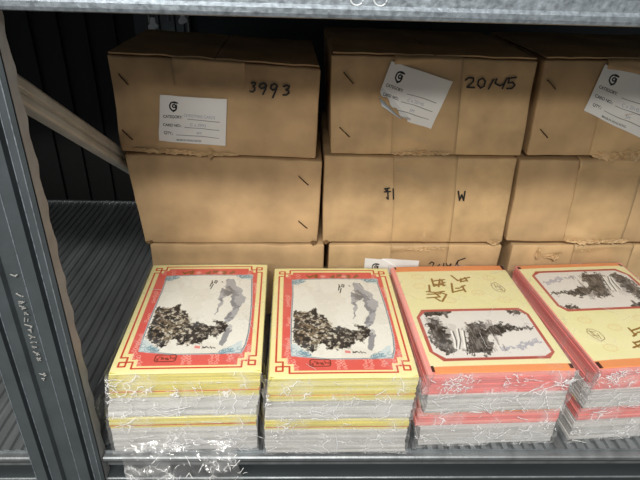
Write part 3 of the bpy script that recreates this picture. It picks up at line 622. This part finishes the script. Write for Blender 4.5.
class Carton:
    """FL,FR,TR,TL = (x, z) of the front corners; yb = front plane; dep = depth"""
    def __init__(s, label, TL, TR, BR, BL, yb=.2295, dep=.205, seed=1, bulge=.0025, group=None, tape=None, flaps=False, shift=(0, 0)):
        s.c = (TL, TR, BR, BL); s.yb = yb; s.dep = dep; s.seed = seed; s.bulge = bulge
        s.org = Vector((BL[0], yb, min(BL[1], BR[1])))
        s.shift = shift
        s.root = tag(empty('cardboard_carton', s.org), label, 'carton', group)
        W, H = TR[0] - TL[0], TL[1] - BL[1]; r = .0022
        def cuts(L):
            k = max(6, int(L / .012)); a = [0, r * .35, r] + [r + (L - 2 * r) * i / k for i in range(1, k)] + [L - r, L - r * .35, L]
            return a
        b = MB(); dims = (W, dep, H); cs = [cuts(x) for x in dims]
        for ax in range(3):
            a1, a2 = [(1, 2), (0, 2), (0, 1)][ax]
            for side in (0, 1):
                vs = []
                for q2 in cs[a2]:
                    for q1 in cs[a1]:
                        q = [0, 0, 0]; q[ax] = side * dims[ax]; q[a1] = q1; q[a2] = q2
                        vs.append(s.pos(q, dims, r))
                n1, n2 = len(cs[a1]), len(cs[a2])
                b.add(vs, [(j * n1 + i, j * n1 + i + 1, (j + 1) * n1 + i + 1, (j + 1) * n1 + i) for j in range(n2 - 1) for i in range(n1 - 1)])
        s.dims = dims; s.r = r
        s.body = b.build('carton_body', M['card'] if seed % 2 else M['card2'], s.root, smooth=True, weld=.0001)
        if flaps: s.flaps()
        if tape: s.tape(*tape)
    def pos(s, q, dims, r):
        inn = Vector([min(max(q[i], r), dims[i] - r) for i in range(3)]); d = Vector(q) - inn
        if d.length > 1e-9: d = d.normalized() * r
        p = inn + d; u, t, v = p.x / dims[0], p.y / dims[1], p.z / dims[2]
        return s.warp(u, t, v)
    def warp(s, u, t, v):
        TL, TR, BR, BL = s.c
        x = (BL[0] * (1 - u) + BR[0] * u) * (1 - v) + (TL[0] * (1 - u) + TR[0] * u) * v
        z = (BL[1] * (1 - u) + BR[1] * u) * (1 - v) + (TL[1] * (1 - u) + TR[1] * u) * v
        y = s.yb + t * s.dep
        P = (x, y, z); k = 1 - min(1, t * 6)
        bx = max(0, u * (1 - u) * v * (1 - v) * 16)
        y -= k * s.bulge * bx
        y -= (k + .3) * .0016 * max(0, 1 - 9 * abs(nz((P[0] * .7 + P[2] * .4, P[1], P[2]), 9, s.seed + 11))) * (nz(P, 7, s.seed + 12) > 0)
        y += (k + .4 * (1 - k)) * (.0018 * nz(P, 14, s.seed) + .0006 * nz(P, 55, s.seed))
        x += .0012 * nz(P, 18, s.seed + 3) + s.shift[0] * t
        z += (.0012 * nz(P, 16, s.seed + 5) + .0009 * nz(P, 50, s.seed + 6)) * (1 if v > .05 else .3)
        return Vector((x, y, z)) - s.org
    def front(s, u, v, off=.0004):
        p = s.pos((u * s.dims[0], 0, v * s.dims[2]), s.dims, s.r); p.y -= off; return p
    def uv(s, x, z):
        TL, TR, BR, BL = s.c; u = v = .5
        for _ in range(12):
            zb = BL[1] * (1 - u) + BR[1] * u; zt = TL[1] * (1 - u) + TR[1] * u; v = (z - zb) / (zt - zb)
            xl = BL[0] * (1 - v) + TL[0] * v; xr = BR[0] * (1 - v) + TR[0] * v; u = (x - xl) / (xr - xl)
        return u, v
    def at(s, x, z, off=.0004): return s.front(*s.uv(x, z), off)
    def tape(s, a0, a1, b0, b1, vend=.004, reach=.35, name='paper_tape'):
        # gummed paper strip: over the top, down the front; a0..a1 at the top edge, b0..b1 at the bottom (metres in x)
        W = s.dims[0]; TL, TR, BR, BL = s.c
        ut = [(a - TL[0]) / (TR[0] - TL[0]) for a in (a0, a1)]; ub = [(a - BL[0]) / (BR[0] - BL[0]) for a in (b0, b1)]
        def f(i, j):
            if j < .25:
                t = reach * (1 - j / .25); u = ut[0] + (ut[1] - ut[0]) * i
                p = s.pos((u * s.dims[0], max(t * s.dep, .0), s.dims[2]), s.dims, s.r); p.z += .0012 + .0012 * abs(nz((u * 40, t * 6, 1), 1, s.seed)); return p
            v = 1 - (1 - vend) * (j - .25) / .75
            u = (ub[0] + (ub[1] - ub[0]) * i) * (1 - v) + (ut[0] + (ut[1] - ut[0]) * i) * v
            u = min(u, .995)
            p = s.front(u, max(v, .004), .0004); p.y -= .0003 * abs(nz((u * 12, v * 14, 2), 1, s.seed))
            p.y -= .0016 * math.exp(-((v - .95 + .10 * (u - ut[0]) / (ut[1] - ut[0]) * (1 if s.seed % 2 else -1)) / .03) ** 2) * (vend < .1)
            if v > .9 : p.y -= .0012 * (v - .9) / .1; p.z += .0012 * (v - .9) / .1
            return p
        b = MB(); b.grid(f, 20, 70)
        o = b.build(name, M['tape'], s.root, smooth=True)
        m = o.modifiers.new('solid', 'SOLIDIFY'); m.thickness = .0003; m.offset = 1
    def flaps(s):
        for k, (u0, u1) in enumerate(((.008, .497), (.503, .992))):
            b = MB()
            def f(i, j, z=0):
                u = u0 + (u1 - u0) * i
                p = s.pos((u * s.dims[0], s.r + j * (s.dep - 2 * s.r), s.dims[2]), s.dims, s.r)
                p.y -= .0012 * (1 - j); lift = (.0016 + .0012 * nz((u * 9, s.seed, 0), 1, 2)) * (1 if j < .9 else .6)
                p.z += lift + z; return p
            n1, n2 = 24, 12
            top = [f(i / n1, j / n2, .0016) for j in range(n2 + 1) for i in range(n1 + 1)]; bot = [f(i / n1, j / n2) for j in range(n2 + 1) for i in range(n1 + 1)]
            N = len(top); F = [(j * (n1 + 1) + i, j * (n1 + 1) + i + 1, (j + 1) * (n1 + 1) + i + 1, (j + 1) * (n1 + 1) + i) for j in range(n2) for i in range(n1)]
            ring = [i for i in range(n1 + 1)] + [(j + 1) * (n1 + 1) - 1 for j in range(1, n2 + 1)] + [n2 * (n1 + 1) + i for i in range(n1 - 1, -1, -1)] + [j * (n1 + 1) for j in range(n2 - 1, 0, -1)]
            b.add(top + bot, F + [tuple(x + N for x in q[::-1]) for q in F] + [(ring[k2], ring[(k2 + 1) % len(ring)], N + ring[(k2 + 1) % len(ring)], N + ring[k2]) for k2 in range(len(ring))])
            b.build('lid_flap', M['card'], s.root, smooth=False)
    def ink(s, name, strokes, wd=.0014, m='ink'):
        b = MB()
        for l in strokes:
            pts = []
            for (x0, z0), (x1, z1) in zip(l[:-1], l[1:]):
                for k in range(3): pts.append(s.at(x0 + (x1 - x0) * k / 3, z0 + (z1 - z0) * k / 3, .0014))
            pts.append(s.at(*l[-1], .0014)); b.ribbon(pts, wd, (0, -1, 0), .00015)
        return b.build(name, M[m], s.root)
    def staples(s, L):
        for (a, c) in L:
            b = MB(); p = [s.at(*a, .0004), s.at(a[0] * .95 + c[0] * .05, a[1] * .95 + c[1] * .05, .0014), s.at(a[0] * .05 + c[0] * .95, a[1] * .05 + c[1] * .95, .0014), s.at(*c, .0004)]
            b.tube(p, .0007, 6); b.build('staple', M['staple'], s.root)
    def label(s, im, TL, TR, BR, BL, mask=None, peel=None):
        def f(u, v):
            x = (TL[0] * (1 - u) + TR[0] * u) * (1 - v) + (BL[0] * (1 - u) + BR[0] * u) * v
            z = (TL[1] * (1 - u) + TR[1] * u) * (1 - v) + (BL[1] * (1 - u) + BR[1] * u) * v
            p = s.at(x, z, .0017)
            if peel: p.y -= peel(u, v)
            return p
        me = print_mesh('label_sticker', im, f, mask)
        return tag(link('label_sticker', me, s.root), 'white printed label')
    def crumple(s, pts, wd, seed, amp=.0022, name='torn_cardboard_edge', m='flute', hang=0):
        """ragged, folded strip following pts (x, z) on the front face"""
        rr = random.Random(seed); b = MB()
        L = []
        for (x0, z0), (x1, z1) in zip(pts[:-1], pts[1:]):
            n = max(2, int(math.hypot(x1 - x0, z1 - z0) / .003))
            L += [(x0 + (x1 - x0) * k / n, z0 + (z1 - z0) * k / n) for k in range(n)]
        L.append(pts[-1]); n = len(L) - 1; J = 5
        off = [[rr.random() for _ in range(J + 1)] for _ in range(n + 1)]
        def f(i, j):
            k = min(n, int(round(i * n))); q = int(round(j * J)); x, z = L[k]
            e = max(0, math.sin(math.pi * k / n)) ** .4
            hgt = wd * (j - .5) * (.6 + .7 * off[k][q]) * (.3 + e)
            p = s.at(x, z, .001 + amp * off[k][q] * e + hang * j); p.z += hgt + .0015 * (off[k][1] - .5); return p
        b.grid(f, n, J)
        o = b.build(name, M[m], s.root)
        q = o.modifiers.new('solid', 'SOLIDIFY'); q.thickness = .0006
        return o

tp = TP
c11 = Carton('brown cardboard carton marked 3993 with an upright white label, top of the left stack',
             (-.0010, .3445), (.2290, .3345), (.2266, .2300), (-.0015, .2355), seed=1, flaps=True, tape=(.0675, .1463, .0660, .1440, .74), dep=.185, shift=(-.006, 0))
c12 = Carton('brown cardboard carton marked 20145 with a tilted torn white label, top of the middle stack',
             (.2398, .3500), (.4693, .3480), (.4728, .2385), (.2435, .2365), seed=2, flaps=True, tape=(.3094, .3850, .3158, .3927), dep=.215)
c13 = Carton('brown carton with a tilted white label and no number, top of the right stack',
             (.4765, .3500), (.7100, .3520), (.7130, .2420), (.4800, .2385), seed=3, flaps=True, tape=(.5474, .6300, .5560, .6360))
c21 = Carton('plain brown carton with two staples at its right, middle of the left stack',
             (.0005, .2325), (.2345, .2275), (.2305, .1150), (.0095, .1120), seed=5, bulge=.004)
c22 = Carton('brown carton marked with a small number and letter W, middle of the middle stack',
             (.2365, .2340), (.4700, .2345), (.4725, .1190), (.2375, .1165), seed=4, tape=(.3197, .3969, .3269, .4043), bulge=.004)
c23 = Carton('plain brown carton with creased paper tape, middle of the right stack',
             (.4740, .2338), (.7060, .2358), (.7100, .1220), (.4780, .1215), seed=7, tape=(.5450, .6250, .5520, .6300), bulge=.004)
c31 = Carton('brown carton behind the yellow bordered card packs, bottom of the left stack',
             (.0150, .1112), (.2400, .1120), (.2400, .0004), (.0150, .0004), seed=9, dep=.2)
c32 = Carton('brown carton, white label peeping above the packs, bottom of the middle stack',
             (.2460, .1132), (.4735, .1150), (.4720, .0004), (.2450, .0004), seed=6, dep=.2, tape=(.3270, .4036, .3290, .4050))
c33 = Carton('brown carton with a dented front behind the card packs, bottom of the right stack',
             (.4880, .1155), (.7100, .1170), (.7100, .0004), (.4880, .0004), seed=8, dep=.2, tape=(.5700, .6500, .5700, .6500))
c11.ink('marker_number', INK_3993, .0020); c12.ink('marker_number', INK_20145, .0019)
c22.ink('stencilled_number', INK_41, .0017); c22.ink('stencilled_letter', INK_W, .0019); c32.ink('marker_number', [[(x, z + .0035) for x, z in l] for l in INK_LOW], .0014)
c11.staples(ST11); c12.staples(ST12); c13.staples(ST13); c21.staples(ST21)
c11.label(LAB1, *LB11)
torn = lambda u, v: not (v > .60 + .42 * u / .62 + .03 * math.sin(u * 31) and u < .62)
c12.label(LAB2, LB12[0], LB12[1], LB12[2], (.2895, .2905), mask=torn, peel=lambda u, v: max(0, (v - .50 - .42 * u / .62)) * .03 if u < .6 else 0)
c13.label(LAB2, *LB13)
c32.label(LAB2, (.2943, .0958), (.3664, .0929), (.3645, .040), (.2930, .042))
# peeled curl of the torn label
b = MB(); o3 = c12
def curl(i, j):
    x0, z0 = .2985, .3060; x1, z1 = .3235, .2850
    x = x0 + (x1 - x0) * i + .004 * j; z = z0 + (z1 - z0) * i - .010 * j * (1 - .6 * i)
    return o3.at(x - .003, z, .0020 + .006 * math.sin(j * 2.2) * (1 - .5 * i))
b.grid(curl, 10, 8); cl = b.build('label_curl', M['clip'], c12.root, smooth=True)
# ragged edges, torn tape ends and dents along the seams
c11.crumple([(.012, .2385), (.06, .2365), (.10, .2352), (.135, .2330)], .0045, 3, m='card2')
c11.crumple([(.098, .2375), (.108, .2345)], .010, 8, .006, m='card2')
c12.crumple([(.3150, .2392), (.3900, .2400)], .0040, 5, m='tape', name='folded_tape_end')
c13.crumple([(.560, .2400), (.64, .2420)], .010, 11, .004, m='tape', name='folded_tape_end')
c23.crumple([(.556, .1230), (.60, .1245), (.64, .1250)], .006, 12, .003, m='tape', name='folded_tape_end')
c21.crumple([(.010, .1135), (.020, .1145)], .004, 13, .003)
c21.crumple([(.222, .1165), (.231, .1165)], .005, 14, .004)
c22.crumple([(.238, .1185), (.246, .1180)], .004, 15, .003)
c22.crumple([(.452, .1205), (.470, .1205)], .005, 16, .004, m='card2')
c32.crumple([(.3300, .1115), (.4020, .1105)], .0045, 17, .003, m='tape', name='folded_tape_end')
c33.crumple([(.519, .102), (.525, .110)], .013, 18, .008, m='card2')
c33.crumple([(.530, .101), (.545, .101), (.556, .106)], .007, 19, .006, m='card2')
c33.crumple([(.572, .1120), (.60, .1140)], .006, 20, .003, m='tape', name='folded_tape_end')

# ------------------------------------------------------------------ wrapped card packs
def stack(w, d, z0, z1, n, seed, jit=.0007, mats=1, fan=(0, 0), fy=(0, 0)):
    rr = random.Random(seed); b = MB(); sx = sy = 0
    for k in range(n):
        a = z0 + (z1 - z0) * k / n; c = z0 + (z1 - z0) * (k + .86) / n
        sx = sx * .6 + rr.uniform(-jit, jit); sy = sy * .6 + rr.uniform(-jit, jit)
        g = fan[0] + (fan[1] - fan[0]) * k / n
        h = fy[0] + (fy[1] - fy[0]) * k / n
        b.box((sx - g, sy - h, a), (w + sx - g, d + sy - h, c), rr.choice(range(mats)), rr.uniform(-.003, .003), (w / 2, d / 2))
        b.box((sx - g + .0008, sy - h + .0008, c), (w + sx - g - .0008, d + sy - h - .0008, z0 + (z1 - z0) * (k + 1) / n), 0)
    return b

def film_shell(w, d, z0, z1, seed, res=.0035, flare=0, sp=0, fy=0):
    """crinkled shrink film round a pack, with creases painted as glints on its front, corners and top"""
    b = MB(); m = .0016; x0, x1, y0, y1 = -m - sp, w + m, -m, d + m
    def disp(p, n):
        e = min(1, max(0, (.03 - p[1]) / .03))                      # more slack towards the front
        cx = min(abs(p[0] - x0), abs(p[0] - x1)); c = math.exp(-cx / .012)
        e *= 1
        a = .00015 + .0007 * e + .0013 * c * e
        r = 1 - 2 * abs(nz(p, 60, seed)); r2 = 1 - 2 * abs(nz(p, 150, seed + 2))
        return (p[0] + n[0] * a * (r + .5 * r2) , p[1] + n[1] * a * (r + .5 * r2), max(z0 + .0003, p[2] + n[2] * a * (r + .5 * r2)))
    zt = z1 + .0012
    nx, ny, nz_ = int((x1 - x0) / res), int((y1 - y0) / res), max(6, int((zt - z0) / .0025))
    b.grid(lambda i, j: disp((x0 - flare * (1 - j) + (x1 - x0) * i, y0 - fy * (1 - j) - .0015 * math.sin(math.pi * j), z0 + (zt - z0) * j), (0, -1, 0)), nx, nz_, 1)
    b.grid(lambda i, j: disp((x0 + (x1 - x0) * i, y1, z0 + (zt - z0) * j), (0, 1, 0)), nx, nz_, 0)
    b.grid(lambda i, j: disp((x0 - flare * (1 - j), y0 - fy * (1 - j) * (1 - i) + (y1 - y0) * i, z0 + (zt - z0) * j), (-1, 0, 0)), ny, nz_, 0)
    b.grid(lambda i, j: disp((x1 - flare * .7 * (1 - j), y0 - fy * (1 - j) * (1 - i) + (y1 - y0) * i, z0 + (zt - z0) * j), (1, 0, 0)), ny, nz_, 0)
    b.grid(lambda i, j: disp((x0 + (x1 - x0) * i, y0 + (y1 - y0) * j, zt), (0, 0, 1)), nx, ny, 0)
    return b

def creases(w, d, z0, z1, seed, n_front=22, n_top=3, sp=0, clusters=()):  # pale ribbons along folds, standing in for the film's glints
    rr = random.Random(seed); b = MB(); yf = -.0065
    def wig(p, q, k=4, a=.0006):
        return [tuple(p[i] + (q[i] - p[i]) * t / k + (rr.uniform(-a, a) if 0 < t < k else 0) for i in range(3)) for t in range(k + 1)]
    for _ in range(n_front):
        x = rr.uniform(-sp, w - .008); z = rr.uniform(z0 + .003, z1); L = rr.choice((.003, .004, .006, .012, .02)); t = rr.gauss(.5, .45) * rr.choice((1, 1, -1))
        p = (x, yf + .001 * rr.random(), z); q = (x + L * math.cos(t), yf, max(z0 + .002, min(z1, z + L * math.sin(t))))
        b.ribbon(wig(p, q), rr.uniform(.0003, .0007), (0, -1, .2), .0001)
    for cx, cz, rad, n in clusters:
        for _ in range(n):
            t = rr.uniform(0, 6.28); s_ = rad * rr.random(); L = rad * rr.uniform(.1, .45); t2 = rr.uniform(0, 6.28)
            p = (max(-sp, min(w - .004, cx + s_ * math.cos(t))), yf - .001 * rr.random(), min(z1 + .001, max(z0 + .002, cz + s_ * math.sin(t) * .7))); q = (max(-sp - .001, min(w, p[0] + L * math.cos(t2))), yf, min(z1 + .001, max(z0 + .002, p[2] + L * math.sin(t2) * .7)))
            b.ribbon(wig(p, q, 3, .001), rr.uniform(.0003, .0008), (0, -1, .3), .0001)
    for _ in range(n_top):
        x, y = rr.uniform(0, w), rr.uniform(.0, d); t = rr.uniform(0, 6.28); L = rr.uniform(.01, .04)
        q = (min(w, max(0, x + L * math.cos(t))), min(d, max(0, y + L * math.sin(t))))
        b.ribbon(wig((x, y, z1 + .0032), (q[0], q[1], z1 + .0032), 5, .0004), .0003, (0, 0, 1), .0001)
    return b

def cover(name, im, z, kind):
    sag = lambda u, v: -.0006 * (2 * abs(u - .5)) ** 6 - .0010 * max(0, (v - .93) / .07) ** 2
    if kind == 'yellow': f = lambda u, v: (u * CW, (1 - v) * CD, sag(u, v))
    else: f = lambda u, v: (u * CW, (1 - v) * CD, sag(u, v))
    me = print_mesh(name, im, f, thick=.0009, edge=(236, 224, 150) if kind == 'yellow' else (228, 120, 116)); return me
ME = {'yellow': cover('greeting_card', YIM, 0, 'yellow'), 'red': cover('greeting_card', RIM, 0, 'red')}

def pack(kind, label, x, y, z, rz, hc, he, seed, group, flip=False, flare=0, clusters=(), nf=14, fan=0, fy=0):
    t = tag(empty('card_pack', (x, y, z), rz), label, 'card pack', group)
    sp = .0058 if kind == 'red' else 0
    e = stack(CW, CD - .004, .0006, he, 11, seed, .0006, 2, (fan, fan * .5), (fy, fy * .5)); en = e.build('envelope_stack', [M['env'], M['env2']], t)
    cm = [M['ycard'], M['ycard'], M['ycard2'], M['redline']] if kind == 'yellow' else [M['pcard'], M['pcard2'], M['pcard']]
    cs_ = MB(); rr = random.Random(seed + 50); n = 9; sx = sy = 0
    for k in range(n):
        a = he + .0004 + (hc - .0018) * k / n; c = he + .0004 + (hc - .0018) * (k + .9) / n
        sx = sx * .5 + rr.uniform(-.0007, .0007); sy = sy * .5 + rr.uniform(-.0006, .0006)
        mi = rr.choice((0, 1, 2)) if not (kind == 'yellow' and k == 2) else 3
        top = a + (.0005 if mi == 3 else (c - a))
        g = fan * .5 * (1 - k / n); h = fy * .5 * (1 - k / n)
        xl = -g - sp * (1 - .55 * k / n) + sx
        cs_.box((xl if not flip else sx - g, sy - h, a), (CW + sx - g + (sp * (1 - .55 * k / n) if flip else 0), CD + sy - h, top), mi, rr.uniform(-.002, .002), (CW / 2, CD / 2))
        cs_.box((.0008 - g, .0008 - h, top), (CW - .0008 - g, CD - .0008 - h, he + .0004 + (hc - .0018) * (k + 1) / n), 0)
    if kind == 'red':   # rounded folded spine of the top card
        r0 = CW if flip else 0; sg = 1 if flip else -1
        prof = [(r0 - sg * .0005, he + hc - .0014), (r0 + sg * .0022, he + hc - .0016), (r0 + sg * .0042, he + hc - .0026), (r0 + sg * .0052, he + hc - .0048), (r0 + sg * .0046, he + hc - .0068), (r0 - sg * .0005, he + hc - .0068)]
        vs = [(px, yy, pz) for yy in (0, CD) for px, pz in prof]; m_ = len(prof)
        sb = MB(); sb.add(vs, [(i, (i + 1) % m_, m_ + (i + 1) % m_, m_ + i) for i in range(m_)] + [tuple(range(m_)), tuple(range(m_, 2 * m_))[::-1]])
    o = cs_.build('card_stack', cm, t)
    if kind == 'red': sb.build('folded_spine', M['pcard2'], o)
    c = link('greeting_card', ME[kind], t)
    H = he + hc
    if flip: c.rotation_euler = (0, 0, math.pi); c.location = (CW, CD, H - .0002)
    else: c.location = (0, 0, H - .0002)
    f = film_shell(CW, CD, 0.0002, H, seed, flare=flare + fan, sp=sp, fy=fy)
    k = creases(CW, CD, 0.001, H, seed + 9, nf, 3 if z > .01 else 0, sp, clusters); f.add([(x - fan * (1 - z_ / H), y_ - fy * (1 - z_ / H), z_) for x, y_, z_ in k.v], k.f, 2)
    wrap = f.build('plastic_wrap', [M['film'], M['film2'], M['crease']], t, smooth=True)
    return t, wrap

YG, RG = 'yellow bordered card packs', 'pink edged card packs'
LO, UP = .0482, .0497
# lower packs first, upper packs on them
pack('yellow', 'wrapped pack of yellow edged cards under the leftmost pack', .0262, -.0016, .0, .028, .0150, .0324, 21, YG, clusters=((.06, .02, .03, 14),), nf=26)
pack('yellow', 'wrapped pack of yellow edged cards under the second pack from the left', .1765, -.0030, .0, .008, .0150, .0324, 22, YG, clusters=((.01, .03, .012, 8),))
pack('red', 'wrapped pack of red edged cards under the third pack from the left', .3335, .0050, .0, .040, .0184, .0290, 23, RG, clusters=((.0, .02, .015, 10), (.13, .03, .014, 10)))
pack('red', 'wrapped pack of red edged cards under the rightmost pack', .4978, .0118, .0, .070, .0184, .0290, 24, RG, flip=True, fan=.003, clusters=((.0, .02, .014, 14),))
p1, w1 = pack('yellow', 'wrapped pack showing a mountain on a red panel, top pack beside the rack upright', .0318, .0052, LO, .0311, .0285, .0212, 31, YG, fan=.005, fy=.0065, clusters=((.0, .035, .03, 22), (.06, .03, .03, 10)), nf=26)
p2, w2 = pack('yellow', 'wrapped pack showing a mountain on a red panel, second top pack from the left', .1816, .0000, LO, .0196, .0285, .0212, 32, YG, fan=.004, fy=.0045, clusters=((.0, .03, .012, 10),))
p3, w3 = pack('red', 'wrapped pack with gold writing behind its octagonal picture, third top pack from the left', .3375, .0068, LO, .0451, .0270, .0227, 33, RG, fan=.004, fy=.0035, clusters=((.024, .043, .020, 34), (.135, .040, .014, 24), (.08, .045, .018, 12)), nf=30)
p4, w4 = pack('red', 'wrapped pack with gold writing in front of its octagonal picture, rightmost top pack', .5040, .0145, LO, .0800, .0270, .0227, 34, RG, flip=True, fan=.007, fy=.004, clusters=((.012, .044, .018, 34), (.05, .048, .02, 12)), nf=20)

# gathered film at the front corners, where the wrap is bunched together
def gather(x, z0, z1, rad, seed, parent, amp=.003):
    b = MB()
    def f(i, j):
        t = math.pi * (1.15 * i - .08); rr_ = rad * (.75 + .5 * abs(nz((i * 3, j * 4, seed), 1, seed)))
        p = Vector((x - rr_ * math.cos(t), -.001 - rr_ * .8 * math.sin(t), z0 + (z1 - z0) * j))
        return p + Vector((nz(p, 170, seed), 1 - 2 * abs(nz(p, 120, seed + 1)), nz(p, 150, seed + 2))) * amp
    b.grid(f, 26, 26, 0); return b.build('gathered_film', M['film2'], parent, smooth=True)
gather(-.002, .002, .050, .005, 61, w2); gather(-.0065, .004, .049, .006, 62, w3); gather(.139, .020, .048, .006, 63, w3)
gather(-.006, .004, .050, .008, 64, w4, .004); gather(.002, .006, .048, .006, 65, w1)

# ------------------------------------------------------------------ loose film of the leftmost packs
def sheet(fn, nu, nv, seed, amp, parent, name='loose_film', extra=None):
    b = MB()
    def f(i, j):
        p = Vector(fn(i, j)); k = 1 - 2 * abs(nz(p, 70, seed)); k2 = 1 - 2 * abs(nz(p, 190, seed + 4))
        return p + Vector((.3 * nz(p, 60, seed + 1), -k, .4 * k2)) * amp * min(1, 6 * j + .1)
    b.grid(f, nu, nv, 0)
    if extra: b.add(extra.v, extra.f, 1)
    return b.build(name, [M['film2'], M['crease']], parent, smooth=True)
# slack tent on the left side, from the card edge down to the shelf
sheet(lambda i, j: (-.002 - .026 * j ** .8 * (1 - .55 * i), -.004 + (CD + .004) * i, (.0490) * (1 - j) + .002 * j), 50, 16, 41, .0012, w1)
sheet(lambda i, j: (-.024 - .004 * j + .012 * i, -.004 + (CD + .004) * i, .002 - (.046) * j), 50, 14, 42, .0010, w1)
# apron that hangs in front of the beam
rr = random.Random(77); b = MB()
for _ in range(95):
    i, j = rr.random(), rr.random() ** .8
    x = .018 + .105 * i; z = -.034 - .075 * j * (1 - .6 * max(0, (i - .5) * 2)); L = rr.choice((.002, .004, .006, .012)); t = rr.gauss(1.1, .7)
    if rr.random() < .5: x = .065 + rr.gauss(0, .018); z = -.06 - .04 * rr.random(); t = math.atan2(z + .035, x - .068) + rr.gauss(0, .3)
    p = (x, -.033 - .003 * rr.random(), z); q = (x + L * math.cos(t), -.033, z + L * math.sin(t))
    b.ribbon([p, tuple((a + c) / 2 + rr.uniform(-.0006, .0006) for a, c in zip(p, q)), q], rr.uniform(.0003, .0009), (0, -1, .2), .0001)
ap = sheet(lambda i, j: (.0 + (.115 - .01 * j) * i + .018 * j, -.008 - .018 * math.sin(min(1, j * 2) * 1.5) - .004 * math.sin(i * 9), -.030 - .085 * j * (1 - .55 * max(0, (i - .5) * 2) ** 1.3)), 110, 80, 43, .0026, w1, extra=b)
